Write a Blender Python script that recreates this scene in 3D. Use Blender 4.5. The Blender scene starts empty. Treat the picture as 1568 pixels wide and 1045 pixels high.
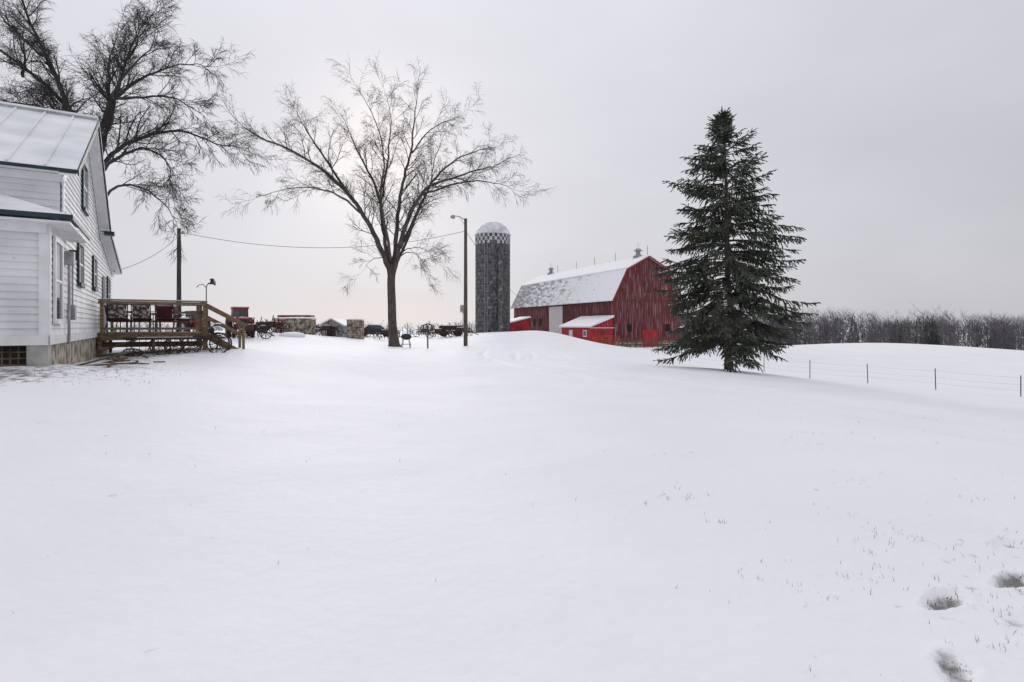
import bpy, math, random
import numpy as np
from mathutils import Vector, Matrix, noise
random.seed(7); np.random.seed(7)
R=random.uniform
sc=bpy.context.scene
F=871.0; U0=784.0; VH=500.0; CH=1.6
def PX(u,d): return (u-U0)*d/F
def PZ(v,d): return CH-(v-VH)*d/F
def P(u,v,d): return Vector((PX(u,d),d,PZ(v,d)))

# ---------------- terrain height ----------------
ctrl=[]
def cp(u,v,d): ctrl.append((PX(u,d),d,PZ(v,d)))
for x,y,z in [(0,0,0),(0,-6,0),(-6,-4,.1),(6,-4,0),(2,3,0),(-2,3,0),(4,4,0),(-4,5,.12),(0,8,0),(6,9,-.02),(-30,-15,.6),(30,-15,-1),(-25,5,1.0)]:
    ctrl.append((x,y,z))
for a in [(1116,567,24),(1563,609,24.5),(1433,597,25.5),(1329,587,28),(1240,580,29.5),(1170,570,35),(1056,553,39),(1008,543,46),
          (1330,527,110),(1568,540,110),(1235,530,110),(1100,532,90),(1700,548,110),(603,531,46),(713,530,46),(655,534,42),
          (830,507,64),(870,515,69),(905,526.5,72),(940,531,74.5),(990,532,76),(1045,530,78),(760,510,70),(700,513,75),(560,514,75),
          (450,511,48),(480,514,62),(375,522,38),(375,536,21),(330,551,18),(200,551,17.5),(110,560,13),(30,562,10.5),(-40,590,9),(0,574,10),
          (560,575,20),(800,560,26),(450,560,19),(150,512,60),(0,512,80),(-300,512,80),(-200,560,20),(400,507,90),(850,512,100),(790,512,110),(950,527,100)]:
    cp(*a)
for x,y,z in [(0,200,-6),(-150,200,-5),(150,220,-9),(-200,60,0),(200,60,-8),(300,200,-12),(-300,200,-6),(80,160,-6)]: ctrl.append((x,y,z))
C=np.array(ctrl)
def warp(x,y):
    r=np.sqrt(x*x+y*y)+1e-6; k=np.log1p(r/12.0)/r*3
    return x*k,y*k
cx,cy=warp(C[:,0],C[:,1])
def kern(d2): return 0.5*d2*np.log(d2+1e-12)
n=len(C); D2=(cx[:,None]-cx)**2+(cy[:,None]-cy)**2
A=np.zeros((n+3,n+3)); A[:n,:n]=kern(D2)+np.eye(n)*0.003
A[:n,n]=1;A[:n,n+1]=cx;A[:n,n+2]=cy;A[n:,:n]=A[:n,n:].T
W=np.linalg.solve(A,np.concatenate([C[:,2],[0,0,0]]))
def H(x,y):
    x=np.asarray(x,float);y=np.asarray(y,float);sh=x.shape
    x=x.ravel();y=y.ravel();wx,wy=warp(x,y)
    z=W[n]+W[n+1]*wx+W[n+2]*wy
    for i in range(n): z=z+W[i]*kern((wx-cx[i])**2+(wy-cy[i])**2)
    r=np.sqrt(x*x+y*y);t=np.clip((r-180)/150,0,1);t=t*t*(3-2*t)
    z=np.clip(z,-14,3)*(1-t)+(-12)*t
    return z.reshape(sh)
def h(x,y): return float(H(np.array([x]),np.array([y]))[0])

# ---------------- materials ----------------
def mat(name,c1,c2=None,scale=3.,rough=.8,bump=0.,map=(1,1,1),spec=.3,metal=0.,lo=.35,hi=.65,detail=6,bd=.02,c3=None,s3=1.,t3=.6,m3=False):
    m=bpy.data.materials.new(name);m.use_nodes=True;nt=m.node_tree;N=nt.nodes;L=nt.links
    b=N['Principled BSDF'];b.inputs['Roughness'].default_value=rough;b.inputs['Metallic'].default_value=metal
    b.inputs['Specular IOR Level'].default_value=spec
    b.inputs['Base Color'].default_value=(*c1,1)
    if c2 is not None:
        tc=N.new('ShaderNodeTexCoord');mp=N.new('ShaderNodeMapping');mp.inputs['Scale'].default_value=map
        L.new(tc.outputs['Object'],mp.inputs[0])
        no=N.new('ShaderNodeTexNoise');no.inputs['Scale'].default_value=scale;no.inputs['Detail'].default_value=detail
        L.new(mp.outputs[0],no.inputs['Vector'])
        cr=N.new('ShaderNodeValToRGB');cr.color_ramp.elements[0].position=lo;cr.color_ramp.elements[1].position=hi
        cr.color_ramp.elements[0].color=(*c1,1);cr.color_ramp.elements[1].color=(*c2,1)
        L.new(no.outputs[0],cr.inputs[0]);out=cr.outputs[0]
        if c3 is not None:
            n3=N.new('ShaderNodeTexNoise');n3.inputs['Scale'].default_value=s3;n3.inputs['Detail'].default_value=9
            L.new(mp.outputs[0] if m3 else tc.outputs['Object'],n3.inputs['Vector'])
            mr=N.new('ShaderNodeMapRange');mr.inputs[1].default_value=t3-.05;mr.inputs[2].default_value=t3+.07
            L.new(n3.outputs[0],mr.inputs[0]);mx=N.new('ShaderNodeMix');mx.data_type='RGBA'
            L.new(mr.outputs[0],mx.inputs[0]);L.new(out,mx.inputs[6]);mx.inputs[7].default_value=(*c3,1);out=mx.outputs[2]
        L.new(out,b.inputs['Base Color'])
        if bump>0:
            bp=N.new('ShaderNodeBump');bp.inputs['Strength'].default_value=bump;bp.inputs['Distance'].default_value=bd
            L.new(no.outputs[0],bp.inputs['Height']);L.new(bp.outputs[0],b.inputs['Normal'])
    return m
M={}
M['bark']=mat('bark',(.05,.043,.038),(.12,.1,.088),6,.9,.6,(1,1,.3))
M['twig']=mat('twig_bark',(.035,.028,.026),(.06,.05,.046),1,.9)
M['bark_dark']=mat('bark_dark',(.03,.027,.027),(.08,.07,.068),6,.9,.5,(1,1,.3))
M['needle']=mat('needles',(.045,.055,.04),(.135,.145,.11),2.2,.7,lo=.35,hi=.65)
M['snow']=mat('snow_cap',(.84,.85,.87),(.9,.9,.91),4,.6,.4)
M['siding']=mat('white_siding',(.62,.62,.63),(.76,.76,.76),1.5,.6,.0,c3=(.5,.49,.48),s3=14,t3=.69)
M['trim_white']=mat('white_trim',(.66,.66,.66),(.77,.77,.77),3,.5)
M['green']=mat('green_trim',(.012,.03,.03),(.025,.05,.05),3,.5)
M['glass']=mat('window_glass',(.03,.035,.04),(.09,.1,.11),1.2,.08,spec=.6)
M['curtain']=mat('curtain',(.35,.35,.34),(.5,.5,.5),3,.8,map=(8,8,1))
M['metalroof']=mat('metal_roof',(.66,.68,.7),(.86,.87,.89),.9,.5,.1,(1,1,1))
M['stone']=mat('fieldstone',(.13,.105,.08),(.46,.4,.32),3.5,.9,.9,lo=.4,hi=.6,bd=.08)
M['concrete']=mat('foundation_concrete',(.26,.25,.23),(.45,.44,.42),3,.9,.4)
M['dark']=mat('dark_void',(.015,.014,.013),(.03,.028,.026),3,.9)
M['wood']=mat('deck_wood',(.12,.085,.05),(.25,.18,.11),4,.8,.3,(1,1,6))
M['wood_dark']=mat('weathered_wood',(.06,.045,.03),(.15,.115,.08),5,.9,.4)
M['pole']=mat('pole_wood',(.06,.05,.04),(.15,.125,.1),3,.9,.4,(6,6,.4))
M['pole_g']=mat('pole_dark',(.03,.035,.03),(.07,.075,.065),3,.9,.4,(6,6,.4))
M['rust']=mat('rusty_steel',(.03,.022,.02),(.09,.052,.04),8,.8,.4)
M['black']=mat('black_metal',(.02,.02,.02),(.045,.045,.045),5,.5)
M['tire']=mat('tire_rubber',(.018,.018,.018),(.04,.04,.04),9,.9,.3)
M['redpaint']=mat('red_paint',(.28,.03,.03),(.18,.025,.025),3,.5)
M['redbright']=mat('bright_red_boards',(.44,.028,.038),(.28,.02,.028),3,.6,.3,(7,7,.4),c3=(.4,.2,.2),s3=1.2,t3=.64,m3=True)
M['barnred']=mat('weathered_red_boards',(.08,.02,.022),(.19,.042,.045),2.2,.85,.5,(5,5,.3),c3=(.3,.2,.2),s3=1.3,t3=.565,m3=True)
M['barndark']=mat('weathered_dark_red_boards',(.07,.018,.02),(.16,.045,.047),2.2,.85,.5,(5,5,.3),c3=(.27,.2,.2),s3=1.3,t3=.6,m3=True)
M['silo']=mat('silo_staves',(.045,.045,.048),(.15,.15,.155),1.6,.9,.5,(2.5,2.5,.8),c3=(.25,.25,.255),s3=2.2,t3=.62)
M['silow']=mat('silo_white',(.6,.6,.6),(.72,.72,.72),4,.8)
M['siloc']=mat('silo_check_light',(.38,.38,.38),(.6,.6,.6),4,.8)
M['galv']=mat('galvanised',(.22,.22,.22),(.42,.42,.42),5,.5,metal=.3)
M['cushion']=mat('maroon_cushion',(.07,.012,.018),(.12,.02,.03),5,.8)
M['cush_l']=mat('patterned_fabric',(.08,.05,.045),(.5,.47,.44),9,.8,lo=.45,hi=.55)
M['orange']=mat('orange_gate',(.5,.09,.03),(.36,.07,.03),6,.6)
M['grass']=mat('dry_grass',(.07,.062,.045),(.18,.155,.11),20,.9)
M['far']=mat('distant_trees',(.1,.094,.1),(.18,.17,.178),.12,.95)  # greyed base colour, distance haze is lifted into it
M['farb']=mat('distant_brush',(.075,.07,.076),(.17,.158,.165),.09,.95)
M['farc']=mat('distant_conifers',(.04,.048,.045),(.075,.085,.08),.2,.95)
M['far2']=mat('far_trees_haze',(.27,.28,.32),(.34,.35,.39),.1,.95)  # pale bluish haze is put into the base colour, no volume
M['wire']=mat('wire_grey',(.1,.1,.1),(.16,.16,.16),5,.7)
M['grey']=mat('grey_boards',(.2,.2,.2),(.35,.35,.35),3,.9,.3,(6,6,.5))

# ---------------- mesh builder ----------------
class MB:
    def __init__(s): s.v=[];s.f=[]
    def poly(s,pts):
        o=len(s.v);s.v+= [tuple(p) for p in pts];s.f.append(tuple(range(o,o+len(pts))))
    def box(s,x0,x1,y0,y1,z0,z1):
        o=len(s.v)
        s.v+=[(x0,y0,z0),(x1,y0,z0),(x1,y1,z0),(x0,y1,z0),(x0,y0,z1),(x1,y0,z1),(x1,y1,z1),(x0,y1,z1)]
        s.f+=[tuple(o+i for i in q) for q in [(0,3,2,1),(4,5,6,7),(0,1,5,4),(1,2,6,5),(2,3,7,6),(3,0,4,7)]]
        return s
    def beam(s,p,q,w,hh):
        p=Vector(p);q=Vector(q);d=(q-p).normalized()
        up=Vector((0,0,1)) if abs(d.z)<.95 else Vector((0,1,0))
        a=d.cross(up).normalized()*w/2;b=a.cross(d).normalized()*hh/2
        o=len(s.v)
        for c in (p,q): s.v+=[tuple(c-a-b),tuple(c+a-b),tuple(c+a+b),tuple(c-a+b)]
        s.f+=[tuple(o+i for i in q_) for q_ in [(0,3,2,1),(4,5,6,7),(0,1,5,4),(1,2,6,5),(2,3,7,6),(3,0,4,7)]]
        return s
    def tube(s,pts,rad,nn=6,cap=True):
        pts=[Vector(p) for p in pts]
        if not hasattr(rad,'__len__'): rad=[rad]*len(pts)
        o=len(s.v)
        ref=None
        for i,p in enumerate(pts):
            d=(pts[min(i+1,len(pts)-1)]-pts[max(i-1,0)])
            if d.length<1e-9:d=Vector((0,0,1))
            d.normalize()
            if ref is None:
                ref=d.orthogonal().normalized()
            a=(ref-d*ref.dot(d))
            if a.length<1e-6:a=d.orthogonal()
            a.normalize();ref=a;b=d.cross(a)
            for k in range(nn):
                t=2*math.pi*k/nn;s.v.append(tuple(p+(a*math.cos(t)+b*math.sin(t))*rad[i]))
        for i in range(len(pts)-1):
            for k in range(nn):
                k2=(k+1)%nn;s.f.append((o+i*nn+k,o+i*nn+k2,o+(i+1)*nn+k2,o+(i+1)*nn+k))
        if cap and nn>2:
            s.f.append(tuple(o+k for k in reversed(range(nn))));e=o+(len(pts)-1)*nn;s.f.append(tuple(e+k for k in range(nn)))
        return s
    def ring(s,c,axis,r,rt,seg=20,nn=6):
        axis=Vector(axis).normalized();a=axis.orthogonal().normalized();b=axis.cross(a);c=Vector(c)
        pts=[c+(a*math.cos(t)+b*math.sin(t))*r for t in [2*math.pi*i/seg for i in range(seg+1)]]
        return s.tube(pts,rt,nn,False)
    def wheel(s,c,axis,r,rt,spokes=10,w=None):
        axis=Vector(axis).normalized();a=axis.orthogonal().normalized();b=axis.cross(a);c=Vector(c)
        s.ring(c,axis,r,rt,24,6)
        for i in range(spokes):
            t=2*math.pi*i/spokes;s.tube([c,c+(a*math.cos(t)+b*math.sin(t))*r],rt*.55,4,False)
        s.tube([c-axis*.09,c+axis*.09],r*.14,8)
        return s
    def disc(s,c,axis,r,w,nn=24):
        axis=Vector(axis).normalized();c=Vector(c)
        s.tube([c-axis*w/2,c-axis*w*.42,c+axis*w*.42,c+axis*w/2],[r*.86,r,r,r*.86],nn);return s
    def blob(s,c,rx,ry,rz,seg=12,rings=6,jit=0):
        o=len(s.v)
        for i in range(rings+1):
            ph=-math.pi/2+math.pi*i/rings
            for k in range(seg):
                t=2*math.pi*k/seg;j=1+R(-jit,jit)
                s.v.append((c[0]+rx*math.cos(ph)*math.cos(t)*j,c[1]+ry*math.cos(ph)*math.sin(t)*j,c[2]+rz*math.sin(ph)*j))
        for i in range(rings):
            for k in range(seg):
                k2=(k+1)%seg;s.f.append((o+i*seg+k,o+i*seg+k2,o+(i+1)*seg+k2,o+(i+1)*seg+k))
        return s
    def prism(s,prof,a0,a1,plane='xz'):
        def mk(p,t): return (p[0],t,p[1]) if plane=='xz' else (t,p[0],p[1])
        o=len(s.v);m=len(prof)
        s.v+=[mk(p,a0) for p in prof]+[mk(p,a1) for p in prof]
        s.f.append(tuple(range(o,o+m)));s.f.append(tuple(reversed(range(o+m,o+2*m))))
        for i in range(m):
            j=(i+1)%m;s.f.append((o+i,o+m+i,o+m+j,o+j))
        return s
    def make(s,name,material,parent=None,smooth=False,loc=(0,0,0),rz=0):
        me=bpy.data.meshes.new(name);me.from_pydata(s.v,[],s.f)
        mats=material if isinstance(material,list) else [material]
        for m_ in mats: me.materials.append(m_)
        if smooth: me.polygons.foreach_set('use_smooth',[True]*len(me.polygons))
        me.update()
        ob=bpy.data.objects.new(name,me);sc.collection.objects.link(ob)
        if parent: ob.parent=parent
        else: ob.location=loc;ob.rotation_euler=(0,0,rz)
        return ob
def root(name,loc=(0,0,0),rz=0):
    e=bpy.data.objects.new(name,None);e.empty_display_size=.3;sc.collection.objects.link(e)
    e.location=loc;e.rotation_euler=(0,0,rz);return e

# ---------------- ground ----------------
def lin(a,b,s): return list(np.arange(a,b-1e-6,s))
geo=lambda a,b,k:list(np.geomspace(a,b,k))
ys=[-y for y in reversed(geo(4,3000,22))]+lin(-3,2.2,.4)+lin(2.2,4.7,.025)+lin(4.7,12,.09)+lin(12,30,.25)+lin(30,125,1.2)+geo(125,3500,36)
xs=[-x for x in reversed(geo(125,3500,26))]+lin(-125,-30,2.)+lin(-30,-8,.4)+lin(-8,1.2,.12)+lin(1.2,3.9,.025)+lin(3.9,10,.12)+lin(10,30,.4)+lin(30,125,2.)+geo(125,3500,26)
X,Y=np.meshgrid(xs,ys);Z=H(X,Y)
def fbm(x,y,s,seed):
    rs=np.random.RandomState(seed);z=0
    for i in range(7):
        a=rs.uniform(0,6.28);k=s*rs.uniform(.6,1.7);z=z+np.sin((x*math.cos(a)+y*math.sin(a))*k+rs.uniform(0,6.28)+1.3*np.sin((x*math.sin(a)-y*math.cos(a))*k*.6))
    return z/7
rr=np.sqrt(X*X+Y*Y);fade=np.clip(1-rr/150,0,1)
Z+=fade*(.055*fbm(X,Y,.55,1)+.02*fbm(X,Y,2.1,2)+.007*fbm(X,Y,8,3))
def rut(x,y,off,wd=.17):
    xc=np.interp(y,[4,8.7,11,14,21.4,31,45,66],[10.2,7.8,6.6,5.1,2.6,-.6,-1.2,3.5])+off
    xc=xc+.12*np.sin(y*.7+off)
    e=(x-xc)/wd
    return (np.exp(-e**2)-.35*np.exp(-((np.abs(e)-1.9)/.7)**2))*np.clip((y-4)/3,0,1)*np.clip((42-y)/14,0,1)
for off,am in ((-.95,.13),(.95,.13),(1.9,.06),(3.7,.07)): Z-=am*rut(X,Y,off)*(.8+.4*fbm(X,Y,1.1,9))
# footprints
prints=[(2.50,3.30,.55),(3.14,3.56,.4),(2.05,2.62,.95),(2.72,3.02,.6),(3.6,4.15,.4)]
fp=np.zeros_like(Z)
for k,(fx,fy,fa) in enumerate(prints):
    dx=X-fx;dy=Y-fy;a=dx*math.cos(fa)+dy*math.sin(fa);b=-dx*math.sin(fa)+dy*math.cos(fa)
    amp=[1,1,.8,.2,.35][k]
    q=(a/.175)**2+(b/(.066+.014*np.clip(a/.1,-1,1)))**2+.25*fbm(X,Y,30,5)
    q=np.clip(q,0,None)
    e=np.exp(-q**1.6);Z-=.05*amp*e;Z+=.012*amp*np.exp(-((np.sqrt(q)-1.35)/.25)**2);fp+=e*amp
    Z+=.009*amp*e*np.sin(a*150)+.006*amp*e*fbm(X,Y,60,6)
ny,nx=X.shape
me=bpy.data.meshes.new('snow_ground')
V=np.stack([X,Y,Z],-1).reshape(-1,3);idx=np.arange(nx*ny).reshape(ny,nx)
Q=np.stack([idx[:-1,:-1],idx[:-1,1:],idx[1:,1:],idx[1:,:-1]],-1).reshape(-1,4)
me.vertices.add(len(V));me.vertices.foreach_set('co',V.ravel());me.loops.add(Q.size);me.loops.foreach_set('vertex_index',Q.ravel())
me.polygons.add(len(Q));me.polygons.foreach_set('loop_start',np.arange(0,Q.size,4));me.polygons.foreach_set('loop_total',np.full(len(Q),4))
me.polygons.foreach_set('use_smooth',np.ones(len(Q),bool));me.update(calc_edges=True)
hx=np.array([math.cos(math.radians(31.6)),math.sin(math.radians(31.6))])
ox,oy=-.794*12.5,12.5
lx=(X-ox)*hx[0]+(Y-oy)*hx[1];ly=-(X-ox)*hx[1]+(Y-oy)*hx[0]
sm=lambda t:np.clip(t,0,1)
near=sm((2.2-lx)/2.5)*sm((lx+12)/3)*np.exp(-((ly+2.9)/1.1)**2)
side=np.exp(-((lx-.8)/1.2)**2)*sm((ly+3)/2)*sm((15-ly)/4)
und=np.exp(-((lx-1.9)/2.0)**4)*np.exp(-((ly-8.6)/2.6)**4)
ex=np.clip(near*.95+side*.95+und*1.0,0,1)+fp*1.0
thin=np.exp(-((X-3.4)/1.7)**2-((Y-3.2)/1.6)**2)*.25
at=me.attributes.new('bare','FLOAT','POINT');at.data.foreach_set('value',(np.clip(ex+thin,0,1)).ravel())
m=bpy.data.materials.new('snow_field');m.use_nodes=True;nt=m.node_tree;N=nt.nodes;L=nt.links;b=N['Principled BSDF']
b.inputs['Roughness'].default_value=.65;b.inputs['Specular IOR Level'].default_value=.25
tc=N.new('ShaderNodeTexCoord')
def nz(s,d=6):
    q=N.new('ShaderNodeTexNoise');q.inputs['Scale'].default_value=s;q.inputs['Detail'].default_value=d;L.new(tc.outputs['Object'],q.inputs['Vector']);return q
n1=nz(.35);cr=N.new('ShaderNodeValToRGB');cr.color_ramp.elements[0].color=(.825,.828,.856,1);cr.color_ramp.elements[1].color=(.885,.882,.902,1)
cr.color_ramp.elements[0].position=.3;cr.color_ramp.elements[1].position=.7;L.new(n1.outputs[0],cr.inputs[0])
at=N.new('ShaderNodeAttribute');at.attribute_name='bare'
n2=nz(7,9);ad=N.new('ShaderNodeMath');ad.operation='MULTIPLY_ADD';ad.inputs[1].default_value=.36;L.new(at.outputs['Fac'],ad.inputs[0]);L.new(n2.outputs[0],ad.inputs[2])
mr=N.new('ShaderNodeMapRange');mr.inputs[1].default_value=.71;mr.inputs[2].default_value=.93;L.new(ad.outputs[0],mr.inputs[0])
n4=nz(40,4);c4=N.new('ShaderNodeValToRGB');c4.color_ramp.elements[0].color=(.1,.095,.09,1);c4.color_ramp.elements[1].color=(.36,.35,.34,1);L.new(n4.outputs[0],c4.inputs[0])
mx=N.new('ShaderNodeMix');mx.data_type='RGBA';L.new(mr.outputs[0],mx.inputs[0]);L.new(cr.outputs[0],mx.inputs[6]);L.new(c4.outputs[0],mx.inputs[7]);L.new(mx.outputs[2],b.inputs['Base Color'])
n3=nz(9,8);bp=N.new('ShaderNodeBump');bp.inputs['Strength'].default_value=.45;bp.inputs['Distance'].default_value=.02;L.new(n3.outputs[0],bp.inputs['Height'])
n5=nz(1.2,4);bq=N.new('ShaderNodeBump');bq.inputs['Strength'].default_value=.4;bq.inputs['Distance'].default_value=.08;L.new(n5.outputs[0],bq.inputs['Height']);L.new(bp.outputs[0],bq.inputs['Normal']);L.new(bq.outputs[0],b.inputs['Normal'])
me.materials.append(m);go=bpy.data.objects.new('snow_ground',me);sc.collection.objects.link(go)

# grass tips
g=MB()
def blade(x,y,z,hh,w):
    a=R(0,6.28);lx_=R(-.7,.7)*hh;ly_=R(-.7,.7)*hh
    g.poly([(x-w*math.cos(a),y-w*math.sin(a),z-.01),(x+w*math.cos(a),y+w*math.sin(a),z-.01),(x+lx_,y+ly_,z+hh)])
pts=[]
for i in range(6500):
    x=R(.4,8);y=R(2.3,8.5)
    dens=noise.noise(Vector((x*1.6,y*1.6,0)))*.8+1.0*math.exp(-((x-3.3)/1.7)**2-((y-3.1)/1.5)**2)-.2
    if R(0,1)<dens: 
        for k in range(random.choice([1,1,2,4])): pts.append((x+R(-.03,.03),y+R(-.03,.03),R(.012,.045),.0024))
for (fx,fy,fa) in prints[:3]:
    for i in range(60):
        a=R(-.16,.16);b_=R(-.065,.065);pts.append((fx+a*math.cos(fa)-b_*math.sin(fa),fy+a*math.sin(fa)+b_*math.cos(fa),R(.01,.03)-.04,.0025))
for i in range(180): pts.append((R(-5,12),R(3,16),R(.015,.045),.0028))
def loc2w(a,b_): return ox+a*hx[0]-b_*hx[1],oy+a*hx[1]+b_*hx[0]
for i in range(1500):
    a,b_=random.choice([(R(-9,1.8),random.gauss(-3.0,.6)),(random.gauss(1,.6),R(-2.5,8)),(R(-.5,3.5),random.gauss(7,.6))]);x,y=loc2w(a,b_);pts.append((x,y,R(.015,.055),.004))
hz=H(np.array([p[0] for p in pts]),np.array([p[1] for p in pts]))
for p,z in zip(pts,hz): blade(p[0],p[1],z,p[2],p[3])
g.make('dry_grass_tips',M['grass'])

# ---------------- house ----------------
RZ=math.radians(31.6)
house=root('farmhouse',(ox,oy,0),RZ)
XL=-12.
SILL=1.42
def clap(mb,axis,c,zs,ze,lo,hi,pitch=.14,out=1):
    z=zs
    while z<ze-1e-3:
        z2=min(z+pitch,ze);a0,a1=lo(z),hi(z);b0,b1=lo(z2),hi(z2)
        if a1-a0>.02:
            o1=c+out*.028;o0=c+out*.004
            if axis=='y':
                mb.poly([(o1,a0,z),(o1,a1,z),(o0,b1,z2),(o0,b0,z2)]);mb.poly([(c,a0,z),(c,a1,z),(o1,a1,z),(o1,a0,z)])
            else:
                mb.poly([(a0,c-out*.028,z),(a1,c-out*.028,z),(b1,c-out*.004,z2),(b0,c-out*.004,z2)]);mb.poly([(a0,c,z),(a1,c,z),(a1,c-out*.028,z),(a0,c-out*.028,z)])
        z=z2
EF,RG,EB,YR,YB,YE=5.1,7.45,5.1,4.4,8.8,15.
ZE=4.05;ZB=4.95
def ylo(z): return 0 if z<EF else (z-EF)/(RG-EF)*YR
def yhi(z):
    if z<ZE: return YE
    if z<ZB: return YE-(z-ZE)/(ZB-ZE)*(YE-YB)
    if z<EB: return YB
    return YB-(z-EB)/(RG-EB)*(YB-YR)
s=MB()
clap(s,'y',0,SILL,RG,ylo,yhi);clap(s,'x',0,SILL,EF,lambda z:XL,lambda z:0)
clap(s,'y',.04,SILL,3.6,lambda z:-1.85,lambda z:-.02);clap(s,'x',-1.85,SILL,3.6,lambda z:-9,lambda z:.04)
s.make('clapboard_siding',M['siding'],house)
s=MB();s.prism([(0,.3),(YE,.3),(YE,ZE),(YB,ZB),(YB,EB),(YR,RG),(0,EF)],XL,-.004,'yz')
s.box(-9,.036,-1.846,-.01,SILL-.15,3.6)
s.make('wall_core',M['trim_white'],house)
def slab(mb,p0,p1,x0,x1,t):
    mb.prism([p0,p1,(p1[0],p1[1]+t),(p0[0],p0[1]+t)],x0,x1,'yz')
def on(pa,pb,y): return pa[1]+(pb[1]-pa[1])*(y-pa[0])/(pb[0]-pa[0])
s=MB();ov=.33
f0=(-.35,on((0,EF),(YR,RG),-.35)+.03);rg=(YR,RG+.03);b0=(YB+.3,on((YR,RG),(YB,EB),YB+.3)+.03)
slab(s,f0,rg,XL-.3,ov,.07);slab(s,rg,b0,XL-.3,ov,.07)
l0=(YB+.0,ZB+.02);l1=(YE+.35,on((YB,ZB),(YE,ZE),YE+.35)+.02);slab(s,l0,l1,XL-.3,ov,.07)
x=XL
while x<ov:
    s.beam((x,f0[0],f0[1]+.09),(x,rg[0],rg[1]+.09),.04,.05);s.beam((x,l0[0],l0[1]+.09),(x,l1[0],l1[1]+.09),.04,.05);x+=.62
s.beam((XL-.3,YR,RG+.14),(ov,YR,RG+.14),.3,.05)
s.make('metal_roof',M['metalroof'],house)
s=MB()
for a,b_ in ((f0,rg),(rg,b0),(l0,l1)):
    s.beam((ov+.017,a[0],a[1]+.0),(ov+.017,b_[0],b_[1]+.0),.03,.13)
s.beam((XL,f0[0]-.02,f0[1]+.02),(ov,f0[0]-.02,f0[1]+.02),.03,.07)
s.beam((ov-.02,YB-.05,EB-.2),(ov-.02,YB+.35,EB-.2),.3,.12)
s.make('green_rake_trim',M['green'],house)
s=MB()
for a,b_ in ((f0,rg),(rg,b0),(l0,l1)):
    s.beam((ov/2,a[0],a[1]-.06),(ov/2,b_[0],b_[1]-.06),ov-.03,.05)
    s.beam((.045,a[0]+.3,a[1]-.15),(.045,b_[0],b_[1]-.15),.03,.18)
s.box(XL,.0,-.34,-.01,EF-.16,EF-.12)
s.box(.03,.06,-.02,.12,3.75,EF-.1);s.box(XL,.03,-.05,-.03,EF-.34,EF-.17)
s.box(.045,.075,-1.88,-1.74,SILL,3.6);s.box(-.1,.075,-1.9,-1.875,SILL,3.6);s.box(-8.9,.07,-1.9,-1.86,SILL-.18,SILL)
s.box(.045,.07,-1.9,YE,SILL-.18,SILL)
s.make('white_trim',M['trim_white'],house)
PT=4.35;PE=3.66
s=MB();A0=(-9.2,-2.2,PE);A1=(.42,-2.2,PE);A2=(.42,.02,PE);T0=(-9.2,.0-.03,PT);T1=(-1.1,-.03,PT)
t=.07
for pl in ([A0,A1,T1,T0],[A1,A2,(-.02,-.03,PE+.2),T1]):
    s.poly([(p[0],p[1],p[2]+t) for p in pl])
s.poly([A2,(.42,.9,PE+t),(.04,.9,PE+.3),(.04,0,PE+.3)])
x=-9.
while x<-.6:
    s.beam((x,-2.18,PE+.09),(x,-.05,PT+.09 if x<-1.1 else PE+.1+(PT-PE)*( .42-x)/1.52),.035,.04);x+=.62
s.make('porch_roof',M['metalroof'],house)
s=MB();s.beam((-9.2,-2.215,PE+.02),(.44,-2.215,PE+.02),.03,.09);s.beam((.44,-2.2,PE+.02),(.44,.9,PE+.02),.03,.09)
s.make('green_porch_fascia',M['green'],house)
s=MB();s.box(-9,.41,-2.19,-1.86,PE-.1,PE-.06);s.box(.05,.41,-1.86,.85,PE-.1,PE-.06);s.box(-9,.03,-1.95,-1.89,PE-.28,PE-.1)
s.make('porch_soffit',M['trim_white'],house)
def window(y0,y1,z0,z1,xx=0.0,nm='window',mull=True):
    fr=MB();w=.1;o=xx+.03;e=xx+.075
    fr.box(o,e,y0-w,y0,z0-w,z1+w);fr.box(o,e,y1,y1+w,z0-w,z1+w);fr.box(o,e,y0,y1,z1,z1+w);fr.box(o,e+.03,y0,y1,z0-w,z0)
    fr.make(nm+'_frame',M['green'] if nm!='porch_window' else M['trim_white'],house)
    gl=MB();gl.box(xx+.03,xx+.045,y0,y1,z0,z1);gl.make(nm+'_glass',M['glass'],house)
    sa=MB()
    if mull: sa.box(xx+.046,xx+.062,y0,y1,(z0+z1)/2-.025,(z0+z1)/2+.025)
    sa.box(xx+.046,xx+.06,y0,y0+.05,z0,z1);sa.box(xx+.046,xx+.06,y1-.05,y1,z0,z1)
    sa.make(nm+'_sash',M['trim_white'],house)
    cu=MB();cu.box(xx+.0452,xx+.0458,y0+.05,y0+.25,z0,z1);cu.make(nm+'_curtain',M['curtain'],house)
window(3.7,4.7,4.9,6.1,nm='attic_window')
window(2.75,3.65,2.75,3.75)
window(6.5,7.4,2.85,3.75,nm='kitchen_window')
window(-1.45,-.55,1.75,3.3,xx=.04,nm='porch_window')
d_=MB();d_.box(.03,.06,9.9,10.9,1.42,3.45);d_.make('door',M['grey'],house)
window(12.,13.,2.3,3.5,nm='rear_window')
s=MB();s.box(.03,.2,.35,.6,3.0,3.3);s.tube([(.1,.47,1.2),(.1,.47,3.0)],.03,6);s.box(.03,.16,.9,1.2,1.75,2.1);s.tube([(.1,1.05,2.1),(.1,1.05,3.2)],.02,6);s.make('electric_meter',M['galv'],house)
s=MB();s.box(.03,.22,1.15,1.35,3.18,3.42);s.make('porch_light',M['black'],house)
s=MB();s.box(-.1,.03,-1.85,YE,0,SILL-.18);s.make('stone_foundation',M['stone'],house)
s=MB();s.box(-9,.02,-1.7,-1.6,.2,SILL-.18);s.make('crawlspace_painted_shade',M['dark'],house)  # near-black sheet painted in for the shade inside the open crawlspace
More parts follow.
